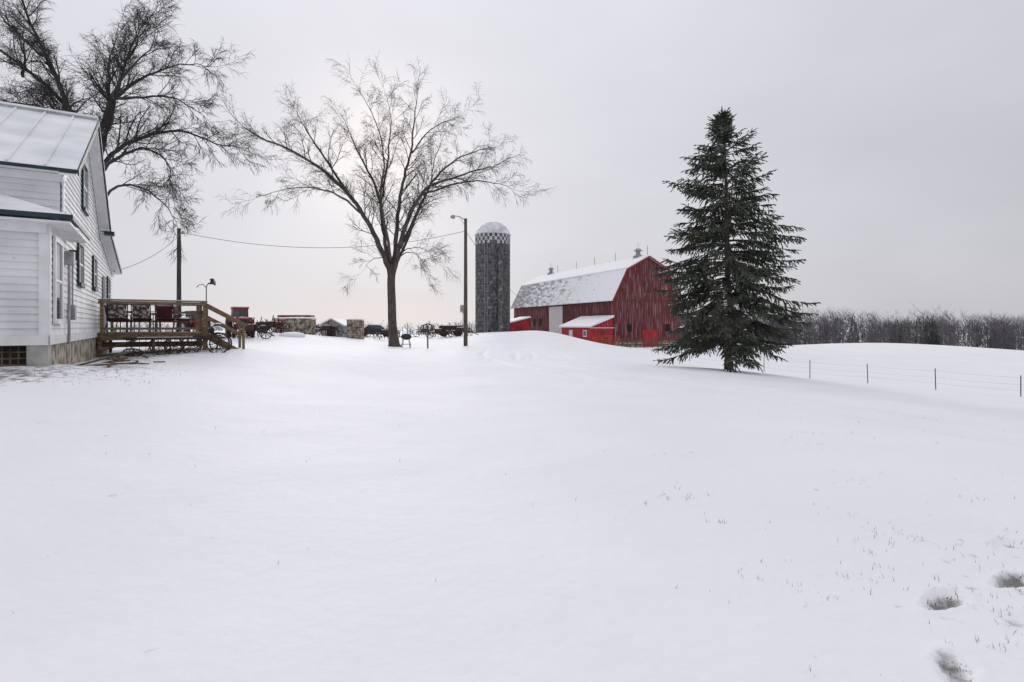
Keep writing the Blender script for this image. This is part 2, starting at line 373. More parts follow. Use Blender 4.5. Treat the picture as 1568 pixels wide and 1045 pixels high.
s=MB()
for xx in (-.12,-1.7,-3.4,-5.1): s.box(xx-.16,xx+.16,-1.87,-1.55,.2,SILL-.18)
s.make('foundation_piers',M['concrete'],house)
s=MB()
for i in range(12): s.beam((-1.5+i*.12,-1.72,.6),(-1.5+i*.12,-1.72,1.24),.03,.01)
for i in range(5): s.beam((-1.6,-1.735,.75+i*.12),(-.25,-1.735,.75+i*.12),.01,.03)
s.make('lattice',M['wood_dark'],house)

# ---------------- deck ----------------
dk=root('wooden_deck',(ox,oy,0),RZ);DZ=1.38
s=MB();y=7.5
while y<12: s.box(.09,3.25,y,y+.135,DZ-.04,DZ);y+=.145
s.make('deck_boards',M['wood'],dk)
s=MB();s.box(.09,3.3,7.42,7.49,DZ-.25,DZ-.0);s.box(3.26,3.31,7.5,12,DZ-.25,DZ-.002);s.box(.09,3.3,7.9,7.96,DZ-.5,DZ-.32);s.box(.1,3.2,11.9,11.96,DZ-.25,DZ-.05)
for (a,b_) in ((.15,7.45),(1.65,7.45),(3.2,7.45),(.15,11.9),(3.2,11.9),(3.2,9.7)):
    s.box(a-.05,a+.05,b_-.06,b_+.04,.2,DZ-.001)
s.make('deck_frame',M['wood'],dk)
s=MB()
for (a,b_) in ((.2,7.37),(3.2,7.37),(3.2,9.7),(3.2,11.9),(.2,11.9),(1.7,11.9)):
    s.box(a-.05,a+.05,b_-.05,b_+.05,DZ-.25,DZ+1.08)
s.box(.1,3.3,7.3,7.44,DZ+1.083,DZ+1.125);s.box(.1,3.3,11.85,11.97,DZ+1.083,DZ+1.125);s.box(3.15,3.27,7.45,11.84,DZ+1.083,DZ+1.125)
for zz in (.38,.75):
    s.box(.1,3.25,11.87,11.9,DZ+zz,DZ+zz+.09)
s.box(.1,3.25,7.30,7.33,DZ+.98,DZ+1.07);s.box(3.26,3.29,8.8,11.9,DZ+.75,DZ+.84)
s.box(.25,3.15,7.35,7.39,DZ+.1,DZ+.18)
s.make('railing',M['wood'],dk)
s=MB();s.box(.12,3.28,7.31,7.43,DZ+1.126,DZ+1.14);s.box(3.16,3.26,7.45,11.84,DZ+1.126,DZ+1.15);s.make('snow_on_rail',M['snow'],dk)
s=MB()
for k in range(4):
    z=DZ-.19*(k+1);s.box(3.35+.3*k,3.35+.3*k+.29,7.55,8.7,z-.04,z)
for yy in (7.52,8.72):
    s.beam((3.3,yy,DZ-.1),(4.6,yy,DZ-.92),.04,.24)
    s.box(4.45,4.54,yy-.045,yy+.045,.3,DZ+.25)
    s.beam((3.2,yy,DZ+1.05),(4.62,yy,DZ+.25),.05,.1);s.beam((3.25,yy,DZ+.6),(4.55,yy,DZ-.15),.03,.09)
s.box(3.3,3.4,8.67,8.77,DZ-.2,DZ+1.05)
s.make('stairs',M['wood'],dk)

def chair(a,b_,rot,light):
    x,y=loc2w(a,b_);r=root('patio_chair',(x,y,DZ),RZ+rot)
    s=MB();w=.29
    for sx in(-w,w):
        s.tube([(sx,-.28,0),(sx,-.28,.42),(sx,-.27,.64),(sx,.05,.66),(sx,.22,.62)],.018,6)
        s.tube([(sx,.3,0),(sx,.2,.42),(sx,.3,1.0)],.018,6);s.tube([(sx,-.28,.42),(sx,.2,.42)],.018,6)
    s.tube([(-w,.3,1.0),(w,.3,1.0)],.018,6);s.tube([(-w,.25,.5),(w,.25,.5)],.015,6);s.tube([(-w,-.28,.42),(w,-.28,.42)],.015,6)
    s.tube([(-w,.25,.5),(w,.3,.98)],.012,5);s.tube([(w,.25,.5),(-w,.3,.98)],.012,5)
    s.make('frame',M['black'],r)
    s=MB();s.box(-w+.02,w-.02,-.26,.2,.43,.5);s.make('seat',M['cushion'],r)
    s=MB();s.prism([(.205,.52),(.235,.52),(.285,.97),(.255,.97)],-w+.03,w-.03,'yz');s.make('back',M['cush_l'] if light else M['cushion'],r)
    s=MB();s.blob((0,-.03,.52),w-.05,.2,.05,10,5);s.make('snow_on_seat',M['snow'],r,True)
chair(.55,8.6,math.pi+.1,True);chair(1.3,8.65,math.pi-.15,True);chair(2.05,8.8,math.pi-.3,False);chair(2.6,9.4,1.3,False);chair(.5,10.,2.2,False)
x,y=loc2w(1.5,9.9);r=root('patio_table',(x,y,DZ),RZ)
s=MB();s.tube([(0,0,.68),(0,0,.71)],.5,20);s.make('top',M['black'],r)
s=MB()
for k in range(4):
    t=k*math.pi/2;s.tube([(.35*math.cos(t),.35*math.sin(t),0),(.3*math.cos(t),.3*math.sin(t),.68)],.02,6)
s.make('legs',M['black'],r)
s=MB();s.blob((0,0,.71),.47,.47,.07,16,6);s.make('snow',M['snow'],r,True)

x,y=loc2w(3.35,8.9);r=root('bird_feeder_hook',(x,y,h(x,y)),RZ)
zt=DZ-h(x,y)
s=MB();s.tube([(0,0,0),(0,0,zt+1.75),(.08,0,zt+1.88),(.2,0,zt+1.9),(.3,0,zt+1.8)],.018,6)
s.tube([(0,0,zt+1.7),(-.1,0,zt+1.82),(-.25,0,zt+1.8),(-.33,0,zt+1.7)],.014,6);s.tube([(.3,0,zt+1.8),(.3,0,zt+1.95),(.18,0,zt+1.99)],.02,6)
s.make('hook',M['black'],r)
s=MB();s.tube([(.2,0,zt+1.86),(.2,0,zt+2.0)],[.09,.05],8);s.tube([(.2,0,zt+2.0),(.2,0,zt+2.08)],[.12,.01],8);s.tube([(.2,0,zt+1.84),(.2,0,zt+1.86)],.12,8);s.make('feeder',M['black'],r)

x,y=loc2w(2.2,6.55);zg=h(x,y);r=root('antique_hay_rake',(x,y,zg),RZ)
s=MB()
s.wheel((1.35,-.35,.36),(.35,1,0),.36,.028,10);s.wheel((.55,.1,.3),(.1,1,0),.3,.026,10);s.wheel((.05,.2,.28),(.2,1,0),.28,.026,10);s.wheel((-.35,.1,.3),(0,1,0),.3,.026,10)
s.wheel((-1.1,-.1,.1),(.1,.5,1),.27,.024,10);s.wheel((1.5,.55,.34),(.35,1,0),.36,.028,10)
s.make('spoked_wheels',M['rust'],r,True)
s=MB();s.tube([(-1.4,0,.55),(1.6,0,.55)],.035,6);s.tube([(1.35,-.35,.34),(1.5,.55,.34)],.03,6);s.tube([(-1.3,.3,.5),(1.5,.3,.62)],.03,6)
s.tube([(-.9,0,.55),(-2.0,-.5,.15)],.03,6);s.tube([(1.0,0,.55),(1.2,.1,.95),(1.35,.1,.98)],.02,6);s.blob((1.38,.1,1.0),.16,.13,.03,10,4)
for i in range(16):
    a=-1.3+i*.18;s.tube([(a,0,.55),(a,.25,.62),(a,.42,.4),(a,.38,.12),(a,.2,.02)],.01,4)
for i in range(6): s.tube([(-1.2+i*.5,R(-.1,.3),.15),(-1.0+i*.5,R(-.1,.3),.6)],.02,5)
s.make('frame',M['rust'],r)
s=MB();s.tube([(-1.0,0,.58),(.6,0,.58)],.014,5);s.blob((1.38,.1,1.04),.13,.1,.03,8,4);s.make('snow_dusting',M['snow'],r)
x,y=loc2w(.95,-.9);r=root('lumber_scraps',(x,y,h(x,y)),RZ)
s=MB();s.beam((-.6,-.3,.05),(.4,.3,.32),.07,.03);s.beam((-.2,.4,.05),(.3,-.4,.2),.08,.03);s.beam((-.5,.0,.04),(.5,.1,.08),.1,.03);s.beam((.0,-.5,.03),(.2,.5,.3),.05,.03);s.make('boards',M['wood_dark'],r)
s=MB();s.beam((-.45,.0,.065),(.45,.1,.1),.08,.015);s.make('snow',M['snow'],r)
x,y=loc2w(1.0,4.2);r=root('firewood_debris',(x,y,h(x,y)-.02),RZ)
s=MB()
for i in range(20):
    a=R(-.5,.8);b_=R(-2,2.6);t=R(0,3.1);l=R(.1,.35);z=R(.02,.08);s.tube([(a,b_,z),(a+l*math.cos(t),b_+l*math.sin(t),z+R(-.02,.06))],R(.01,.028),5)
s.make('sticks',M['wood_dark'],r)

# ---------------- trees ----------------
def resample(pts,rad,k):
    out=[];rr_=[];m_=len(pts)
    for i in range(m_-1):
        p0=pts[max(i-1,0)];p1=pts[i];p2=pts[i+1];p3=pts[min(i+2,m_-1)]
        for j in range(k):
            t=j/k
            out.append(.5*((2*p1)+(p2-p0)*t+(2*p0-5*p1+4*p2-p3)*t*t+(3*p1-p0-3*p2+p3)*t**3));rr_.append(rad[i]*(1-t)+rad[i+1]*t)
    out.append(pts[-1]);rr_.append(rad[-1]);return out,rr_
def rndu():
    v=Vector((random.gauss(0,1),random.gauss(0,1),random.gauss(0,1)));return v.normalized()
def grow(mb,tw,p,d,L_,r_,lvl,droop,up):
    k=5 if lvl>0 else 4
    pts=[p.copy()];rad=[r_];dd=d.copy()
    for i in range(k):
        g_=(up if lvl>0 else -droop)*.16
        dd=(dd+rndu()*.2+Vector((0,0,g_))).normalized()
        p=p+dd*L_/k;pts.append(p.copy());rad.append(r_*(1-(i+1)/k*.6))
    (mb if lvl>1 else tw).tube(pts,rad,4 if lvl>1 else 3,False)
    if lvl>0:
        c=NCH[lvl]
        for j in range(c):
            t=.2+.8*(j+R(0,1))/c;i=min(int(t*k),k-1);f_=t*k-i
            q=pts[i].lerp(pts[i+1],f_);dl=(pts[i+1]-pts[i]).normalized()
            nd=(dl*R(.55,1.1)+dl.cross(rndu()).normalized()*R(.45,.9)).normalized()
            grow(mb,tw,q,nd,L_*R(.42,.7)*(1.15-.45*t),max(rad[i]*.5,.009),lvl-1,droop,up)
def bare_tree(name,base,trunk,limbs,scale_d,cd,trunk_r,barkm,droop,up,cl,twr,dens):
    r=root(name,base);mb=MB();tw=MB()
    def W_(p,off): 
        return Vector((PX(p[0],scale_d)-base[0],off,PZ(p[1],scale_d)-base[2]))
    tp=[W_(p,0) for p in trunk];tr=[trunk_r*(1.35 if i==0 else 1-.22*i/len(tp)) for i in range(len(tp))]
    a,b_=resample(tp,tr,4);b_[0]*=1.25;mb.tube(a,b_,12)
    for li,(pl,r0,oy0,oy1) in enumerate(limbs):
        m_=len(pl);pp=[W_(p,oy0+(oy1-oy0)*(i/(m_-1))) for i,p in enumerate(pl)]
        rad=[r0*(1-.87*i/(m_-1)) for i in range(m_)]
        a,b_=resample(pp,rad,4)
        for i in range(1,len(a)): a[i]=a[i]+rndu()*.05
        mb.tube(a,b_,7)
        tot=sum((a[i+1]-a[i]).length for i in range(len(a)-1))
        c=int(tot*dens);n_=len(a)
        for j in range(c):
            t=.22+.78*(j+R(0,1))/c;i=min(int(t*(n_-1)),n_-2)
            q=a[i].lerp(a[i+1],R(0,1));dl=(a[i+1]-a[i]).normalized()
            nd=(dl*R(.5,1.1)+dl.cross(rndu()).normalized()*R(.5,1.0)+Vector((0,0,.1))).normalized()
            ln=cl*R(.55,1.1)*(1.1-.5*t)
            grow(mb,tw,q,nd,ln,max(min(b_[i]*.45,.05),.015),2,droop,up)
        grow(mb,tw,a[-1],(a[-1]-a[-2]).normalized(),cl*.9,b_[-1],2,droop,up)
    mb.make('trunk_and_limbs',barkm,r,True);tw.make('twigs',M['twig'],r)
    return r
NCH={3:7,2:8,1:6}
d=46
el=[([(600,425),(590,395),(575,360),(556,325),(528,290),(495,262),(455,240),(420,226),(395,212)],.24,0,-2.5),
([(600,420),(592,390),(584,350),(578,310),(565,270),(545,235),(528,200),(518,178)],.19,0,2.5),
([(600,430),(604,390),(607,350),(611,310),(618,270),(628,230),(632,190),(637,148)],.22,0,.5),
([(601,425),(611,385),(624,345),(640,312),(660,290),(695,278),(730,268),(762,262)],.22,0,-1.5),
([(613,380),(630,340),(645,300),(664,262),(694,232),(725,215),(748,205)],.15,0,3.5),
([(560,332),(530,308),(500,300),(470,303),(440,316)],.09,-.8,-4),
([(538,302),(512,262),(485,225),(462,190),(448,165)],.12,-1,1),
([(650,300),(690,290),(725,286),(758,292),(782,302)],.09,-.5,-3),
([(579,315),(590,270),(598,230),(604,195),(600,165)],.1,.8,-2),
([(601,410),(596,360),(590,310),(600,270),(596,225),(580,185)],.13,0,-4.5),
([(603,410),(618,370),(632,320),(650,270),(655,225),(665,185)],.13,0,5),
([(629,232),(650,205),(672,190),(700,180)],.07,.5,0),
([(600,405),(585,396),(572,400),(562,415)],.05,0,-1),([(604,400),(625,388),(642,392),(652,408)],.05,0,-1),
([(603,395),(622,380),(640,378),(655,385)],.05,0,1.5)]
bx,by=PX(603,d),d
bare_tree('elm_tree',(bx,by,h(bx,by)-.1),[(604,533),(601,500),(600,465),(599,430),(601,405)],el,d,0,.36,M['bark'],1.3,.22,2.8,.01,1.5)
d=30
NCH={3:7,2:8,1:7}
lt=[([(138,330),(134,260),(126,205),(108,150),(86,92),(62,35),(45,-20)],.2,0,-1),
([(140,330),(148,250),(156,190),(168,130),(182,70),(200,20)],.17,0,1),
([(140,300),(158,225),(190,165),(228,125),(272,98)],.14,0,-2),
([(142,290),(165,235),(205,205),(260,192),(310,208),(340,212)],.13,0,1.5),
([(130,225),(90,180),(40,155),(-15,140),(-70,130)],.13,0,2),
([(142,300),(170,262),(210,245),(255,242),(292,268),(305,300)],.11,0,-2.5),
([(118,180),(70,125),(15,85),(-40,55)],.12,0,-2),
([(154,195),(140,130),(122,70),(118,10)],.12,.5,3),
([(145,320),(175,285),(210,285),(240,310),(252,335)],.08,0,1),
([(60,130),(40,90),(10,40),(-10,0)],.08,-1,2),
([(100,190),(40,185),(-10,180)],.08,0,-3),([(180,80),(215,60),(250,40)],.07,.8,-1),
([(190,165),(240,160),(290,165),(330,190)],.08,-1,-1),([(160,150),(200,100),(240,70),(275,62)],.09,.5,3),
([(90,100),(50,60),(30,10)],.07,-1,-2),([(122,200),(80,160),(30,120),(-20,105)],.1,0,3.5)]
bx,by=PX(140,d),d
bare_tree('bare_maple_tree',(bx,by,h(bx,by)-.1),[(140,530),(139,470),(138,400),(139,320)],lt,d,0,.34,M['bark_dark'],1.3,.15,2.2,.01,2.8)

# ---------------- spruce ----------------
d=24;bx,by=PX(1116,d),d;bz=h(bx,by)-.05
sp=root('spruce_tree',(bx,by,bz))
TH=PZ(173,d)-bz
s=MB();tp=[Vector((0,0,0)),Vector((.0,0,1)),Vector((-.05,0,4)),Vector((-.12,0,8)),Vector((-.22,0,TH-.2))]
s.tube(tp,[.2,.16,.12,.06,.01],10)
br=MB();nd=MB();sn=MB()
prof=[(0.0,1.8),(.1,3.0),(.15,3.25),(.27,3.05),(.42,2.7),(.55,2.4),(.68,2.1),(.76,1.75),(.84,1.3),(.93,.65),(1,.15)]
def pr(t):
    for i in range(len(prof)-1):
        if t<=prof[i+1][0]:
            a,b_=prof[i],prof[i+1];return a[1]+(b_[1]-a[1])*(t-a[0])/(b_[0]-a[0])
    return .1
def needle_twig(p,dr,ln):
    k=max(3,int(ln/.055));q=p.copy();dd=dr.copy()
    for i in range(k):
        dd=(dd+Vector((0,0,-.07))+rndu()*.12).normalized();q2=q+dd*ln/k
        for e in range(2):
            sd=dd.cross(rndu()).normalized()*R(.018,.042)
            nd.poly([tuple(q-sd*.8),tuple(q+sd*.8),tuple(q2+dd*.035+sd*.35),tuple(q2+dd*.035-sd*.35)])
        q=q2
NB=350
for i in range(NB):
    t=((i+R(0,1))/NB)**1.08
    z=TH*(.125+.865*t)
    Rm=pr(.1+.9*t)
    az=R(0,6.283)
    if noise.noise(Vector((math.cos(az)*1.4,math.sin(az)*1.4,z*1.1)))>.27 and t<.92: continue
    ln=Rm*R(.65,1.05)*(1+.12*math.sin(3*az+t*17)+.1*math.sin(5*az-t*31))
    ln=max(ln,.12)
    e0=.12+.3*t+R(-.14,.14)
    if t>.85: e0+=.4
    p=Vector((-.22*z/TH,0,z));dd=Vector((math.cos(az),math.sin(az),math.tan(e0)-.1)).normalized()
    k=max(4,int(ln/.14));pts=[p.copy()]
    for j in range(k):
        f_=j/k
        dd=(dd+Vector((0,0,(-.055 if f_<.6 else .07)*(1.1-t)))+rndu()*.06).normalized()
        p=p+dd*ln/k;pts.append(p.copy())
    br.tube(pts,[.03*(1-.8*j/k)*(1.2-.7*t) for j in range(k+1)],4,False)
    for j in range(1,k+1):
        f_=j/k
        if f_<.3 and t<.85: continue
        dl=(pts[j]-pts[j-1]).normalized();sd=dl.cross(Vector((0,0,1))).normalized()
        tl=(.2+.42*math.sin(min(f_*1.1,1)*math.pi*.9))*min(1,.4+ln*.35)
        for sg in (-1,1):
            for e in range(2):
                if R(0,1)<.25: continue
                dr=(dl*R(.4,1.)+sd*sg*R(.4,1.)+Vector((0,0,R(-.6,.15)))).normalized()
                needle_twig(pts[j-1].lerp(pts[j],R(0,1)),dr,tl*R(.55,1.15))
        if R(0,1)<.55: needle_twig(pts[j],(dl*.3+Vector((0,0,-1))+rndu()*.4).normalized(),tl*.55)
        if R(0,1)<.16 and t<.9:
            c=pts[j];sn.blob((c.x,c.y,c.z+.04),R(.04,.1),R(.04,.1),R(.01,.02),6,3,.2)
    needle_twig(pts[-1],dl,.25)
for i in range(40): needle_twig(Vector((-.22,0,TH-R(0,.6))),(rndu()+Vector((0,0,1))).normalized(),R(.1,.25))
s.make('trunk',M['bark'],sp,True);br.make('branches',M['bark'],sp);nd.make('needles',M['needle'],sp);sn.make('snow_clumps',M['snow'],sp,True)

# ---------------- barn ----------------
BO=Vector((PX(940,75),75,0));BR=math.atan2(.376,.926)
barn=root('red_gambrel_barn',(BO.x,BO.y,0),BR)
BW,BL=10.6,34.7
prof_=[(0,-2),(BW,-2),(BW,5.47),(BW-1.9,9.2),(BW/2,11.0),(1.9,9.2),(0,5.47)]
s=MB();s.prism([(p[0],p[1]) for p in prof_],0,.3);s.make('gable_wall',M['barnred'],barn)
s=MB();s.prism(prof_,BL-.3,BL);s.make('rear_gable_wall',M['barndark'],barn)
s=MB();s.box(.02,.3,.3,BL-.3,-2,5.47);s.box(BW-.3,BW-.02,.3,BL-.3,-2,5.47);s.make('side_walls',M['barndark'],barn)
def roofmat(name,thr,g):
    m=bpy.data.materials.new(name);m.use_nodes=True;nt=m.node_tree;N=nt.nodes;L=nt.links;b=N['Principled BSDF'];b.inputs['Roughness'].default_value=.8
    tc=N.new('ShaderNodeTexCoord');sx=N.new('ShaderNodeSeparateXYZ');L.new(tc.outputs['Object'],sx.inputs[0])
    mp=N.new('ShaderNodeMapping');mp.inputs['Scale'].default_value=(1,.8,2.6);L.new(tc.outputs['Object'],mp.inputs[0])
    no=N.new('ShaderNodeTexNoise');no.inputs['Scale'].default_value=.9;no.inputs['Detail'].default_value=9;no.inputs['Roughness'].default_value=.7;L.new(mp.outputs[0],no.inputs['Vector'])
    ma=N.new('ShaderNodeMath');ma.operation='MULTIPLY_ADD';ma.inputs[1].default_value=g;L.new(sx.outputs[1],ma.inputs[0]);L.new(no.outputs[0],ma.inputs[2])
    mr=N.new('ShaderNodeMapRange');mr.inputs[1].default_value=thr-.06;mr.inputs[2].default_value=thr+.1;L.new(ma.outputs[0],mr.inputs[0])
    mx=N.new('ShaderNodeMix');mx.data_type='RGBA';mx.inputs[6].default_value=(.86,.87,.89,1);L.new(mr.outputs[0],mx.inputs[0])
    n2=N.new('ShaderNodeTexNoise');n2.inputs['Scale'].default_value=5;L.new(tc.outputs['Object'],n2.inputs['Vector'])
    cr=N.new('ShaderNodeValToRGB');cr.color_ramp.elements[0].color=(.12,.12,.13,1);cr.color_ramp.elements[1].color=(.4,.4,.41,1);cr.color_ramp.elements[0].position=.35;cr.color_ramp.elements[1].position=.65
    L.new(n2.outputs[0],cr.inputs[0]);L.new(cr.outputs[0],mx.inputs[7]);L.new(mx.outputs[2],b.inputs['Base Color']);return m
ru=roofmat('upper_roof_snow',.8,.004);rl=roofmat('lower_roof_snow_shingles',.7,.0095)
def roofslab(mb,p,q,y0,y1,t=.16):
    dx,dz=q[0]-p[0],q[1]-p[1];l=math.hypot(dx,dz);nx_,nz_=-dz/l*t,dx/l*t
    if nz_<0: nx_,nz_=-nx_,-nz_
    mb.prism([p,q,(q[0]+nx_,q[1]+nz_),(p[0]+nx_,p[1]+nz_)],y0,y1)
y0,y1=-.45,BL+.45
s=MB();roofslab(s,(-.4,4.95),(1.85,9.22),y0,y1);roofslab(s,(BW+.4,4.95),(BW-1.85,9.22),y0,y1);s.make('lower_roof_slopes',rl,barn)
s=MB();roofslab(s,(1.7,9.19),(BW/2,11.07),y0-.01,y1+.01,.2);roofslab(s,(BW-1.7,9.19),(BW/2,11.07),y0-.01,y1+.01,.2);s.make('upper_roof_slopes',ru,barn)
s=MB()
for a,b_ in (((-.45,4.85),(1.8,9.2)),((1.8,9.15),(BW/2,11.0)),((BW+.45,4.85),(BW-1.8,9.2)),((BW-1.8,9.15),(BW/2,11.0))):
    s.beam((a[0],y0-.03,a[1]),(b_[0],y0-.03,b_[1]),.05,.2)
s.make('rake_boards',M['redpaint'],barn)
def vent(y):
    s=MB();c=BW/2;zb=10.9
    s.box(c-.5,c+.5,y-.5,y+.5,zb,zb+.5);s.tube([(c,y,zb+.5),(c,y,zb+1.2)],[.33,.3],12);s.tube([(c,y,zb+1.15),(c,y,zb+1.22),(c,y,zb+1.6)],[.62,.6,.08],12)
    s.tube([(c,y,zb+.45),(c,y,zb+.7)],[.6,.35],12);s.tube([(c,y,zb+1.6),(c,y,zb+2.3)],.03,5);s.make('roof_ventilator',M['galv'],barn)
    s=MB();s.blob((c,y,zb+1.5),.4,.4,.16,10,5);s.make('ventilator_snow',M['snow'],barn)
vent(2.2);vent(BL-5)
s=MB()
for y in (0,8,14,20,27): s.tube([(BW/2,y,11),(BW/2,y,12.5)],.03,4)
s.make('lightning_rods',M['black'],barn)
s=MB();s.box(-.08,.015,14.7,19.4,-1,4.75);s.make('white_sliding_door',M['silow'],barn)
s=MB();s.box(-.12,.01,14.2,24.5,4.8,4.95);s.make('door_track',M['black'],barn)
s=MB()
for y in (22.5,25,27.5,30): s.box(-.03,.015,y,y+.9,1.7,2.9)
s.make('side_windows',M['dark'],barn)
s=MB();s.box(4.5,7.0,-.06,-.005,-1.6,1.15);s.make('red_door',M['redbright'],barn)
s=MB();s.box(-.01,BW+.01,-.03,-.003,-2,-.4);s.make('stone_base',M['stone'],barn)
s=MB();s.box(1.3,1.42,-.05,-.004,-1,5.3);s.box(1.42,8.9,-.05,-.004,5.0,5.12);s.box(4.7,5.9,-.05,-.004,6.2,7.6);s.make('hay_door_trim',M['barndark'],barn)
s=MB();s.box(2.0,2.8,-.04,-.006,.9,1.9);s.box(8.2,9.,-.04,-.006,.9,1.9);s.make('gable_windows',M['dark'],barn)
mk=root('red_milk_house',(BO.x,BO.y,0),BR)
w2=3.44;LL=8.3
s=MB();s.prism([(-w2,-2),(-.13,-2),(-.13,2.75),(-w2,1.55)],.05,LL);s.make('walls',M['redbright'],mk)
s=MB();s.prism([(-w2-.35,1.45),(-.14,2.8),(-.14,3.08),(-w2-.35,1.66)],-.3,LL+.3);s.make('snow_roof',M['snow'],mk)
s=MB();s.box(-w2-.05,-w2-.004,1.1,2.1,.2,1.1);s.box(-w2-.05,-w2-.004,5,6,.2,1.1);s.box(-w2-.3,-.14,-.33,-.305,1.35,1.45);s.make('window_trim',M['silow'],mk)
s=MB();s.box(-w2-.06,-w2-.051,1.25,1.95,.35,.95);s.make('window_glass',M['glass'],mk)
s=MB();s.box(-2.1,-1.2,0.0,.046,-1,.95);s.make('door',M['redpaint'],mk)
x,y=P(796,0,88).x,88
r=root('low_red_shed',(x,y,0),BR)
s=MB();s.prism([(-1.6,-.5),(1.6,-.5),(1.6,2.9),(-1.6,2.1)],0,4);s.make('walls',M['redbright'],r)
s=MB();s.prism([(-1.8,2.08),(1.8,2.97),(1.8,3.15),(-1.8,2.26)],-.2,4.2);s.make('snow_roof',M['snow'],r)
s=MB();s.box(-.5,.4,-.04,-.003,0,1.8);s.make('door',M['redpaint'],r)
x,y=PX(925,71),71
r=root('orange_farm_gate',(x,y,h(x,y)),BR*.3)
s=MB()
for k in range(5): s.tube([(-1.4,0,.25+k*.24),(1.9,0,.25+k*.24)],.035,6)
for a in(-1.4,-.3,.8,1.9): s.tube([(a,0,.1),(a,0,1.25)],.035,6)
s.make('gate_bars',M['orange'],r)
x,y=PX(985,72),72
r=root('corral_fence',(x,y,h(x,y)),0.05)
s=MB()
for k in range(11):
    a=-3.2+k*1.1;s.tube([(a,0,-.3),(a+R(-.05,.05),0,1.3)],.06,6)
for zz in (.4,.75,1.1): s.beam((-3.2,.07,zz),(8,.07,zz+R(-.05,.05)),.03,.12)
s.make('posts_and_rails',M['wood_dark'],r)

# ---------------- silo ----------------
d=86;sx_,sy_=PX(754.5,d),d
silo=root('concrete_silo',(sx_,sy_,0));SR=2.62;ST=PZ(361,d)
s=MB();s.tube([(0,0,-1.5),(0,0,ST)],SR,64);s.make('stave_wall',M['silo'],silo,False)
s=MB();z=-.2
while z<ST-1.9: s.ring((0,0,z),(0,0,1),SR+.015,.022,48,4);z+=.62
s.make('steel_hoops',M['black'],silo)
s=MB();s2=MB();nn=44
for row in range(3):
    for k in range(nn):
        t0,t1=2*math.pi*k/nn,2*math.pi*(k+1)/nn;z0=ST-1.5+row*.5;r_=SR+.03
        q=[(r_*math.cos(t0),r_*math.sin(t0),z0),(r_*math.cos(t1),r_*math.sin(t1),z0),(r_*math.cos(t1),r_*math.sin(t1),z0+.5),(r_*math.cos(t0),r_*math.sin(t0),z0+.5)]
        (s if (row+k)%2 and R(0,1)<.93 else s2).poly(q)
s.make('checker_light',M['siloc'],silo);s2.make('checker_dark',M['silo'],silo)
s=MB();prf=[(SR+.12,0),(SR+.1,.15),(SR*.93,.75),(SR*.75,1.35),(SR*.5,1.8),(SR*.22,2.02),(.02,2.08)]
s.tube([(0,0,ST+p[1]) for p in prf],[p[0] for p in prf],32);s.make('dome_roof',mat('dome',(.5,.5,.52),(.8,.8,.82),1.2,.5),silo,True)
s=MB();s.box(SR*.35,SR*.35+.7,-SR*1.15,-SR*.85,-1,ST-1.9);s.make('chute',M['silo'],silo)
s=MB()
for a in(-1.1,-.7): s.tube([(a,-SR-.02,-.5),(a,-SR-.02,ST)],.03,4)
z=0
while z<ST: s.tube([(-1.1,-SR-.02,z),(-.7,-SR-.02,z)],.02,4);z+=.4
s.make('ladder',M['galv'],silo)

# ---------------- poles & wires ----------------
d=46;x,y=PX(713,d),d;z0=h(x,y)
lp=root('street_lamp_pole',(x,y,z0));zt=PZ(335,d)-z0
s=MB();s.tube([(0,0,-.3),(0,0,zt)],[.17,.12],10);s.make('pole',M['pole'],lp,True)
s=MB();s.tube([(0,0,zt-.15),(-.5,-.1,zt+.15),(-1.0,-.15,zt+.2)],.035,6);s.tube([(0,0,zt-.6),(-.5,-.1,zt+.1)],.02,5);s.box(-.22,-.1,-.1,.1,2.6,3.3);s.make('arm',M['galv'],lp)
s=MB();s.tube([(-1.0,-.15,zt+.26),(-1.02,-.15,zt+.12),(-1.04,-.15,zt-.02)],[.08,.2,.17],10);s.make('lamp_head',M['galv'],lp)
s=MB();s.box(-.42,-.16,-.25,.0,2.7,3.3);s.tube([(-.2,-.1,1.6),(-.2,-.1,2.7)],.03,5);s.make('meter_box',M['galv'],lp)
p1=Vector((x,y,z0+zt-1.0))
d=42;x,y=PX(274,d),d;z0=h(x,y);zt=PZ(350,d)-z0
up=root('utility_pole',(x,y,z0));s=MB();s.tube([(0,0,-.3),(0,0,zt)],[.18,.13],10);s.make('pole',M['pole_g'],up,True)
s=MB();s.box(-.08,.3,-.06,.06,zt-.42,zt-.34);s.tube([(.25,0,zt-.34),(.25,0,zt-.2)],.05,8);s.make('insulator',M['galv'],up)
p0=Vector((x+.2,y,z0+zt-.3))
def cat(a,b_,sag,k=24):
    return [a.lerp(b_,i/k)-Vector((0,0,sag*4*(i/k)*(1-i/k))) for i in range(k+1)]
wr=root('overhead_wire')
hx_,hy_=loc2w(.1,14.5)
s=MB();s.tube(cat(p0,p1,1.25),.022,4,False);s.tube(cat(p0,Vector((hx_,hy_,4.0)),.4),.014,4,False)
bp_=BO+Vector((-.376,.926,0))*30;s.tube(cat(p1,Vector((bp_.x,bp_.y,6.4)),.9),.02,4,False);s.make('cables',M['wire'],wr)

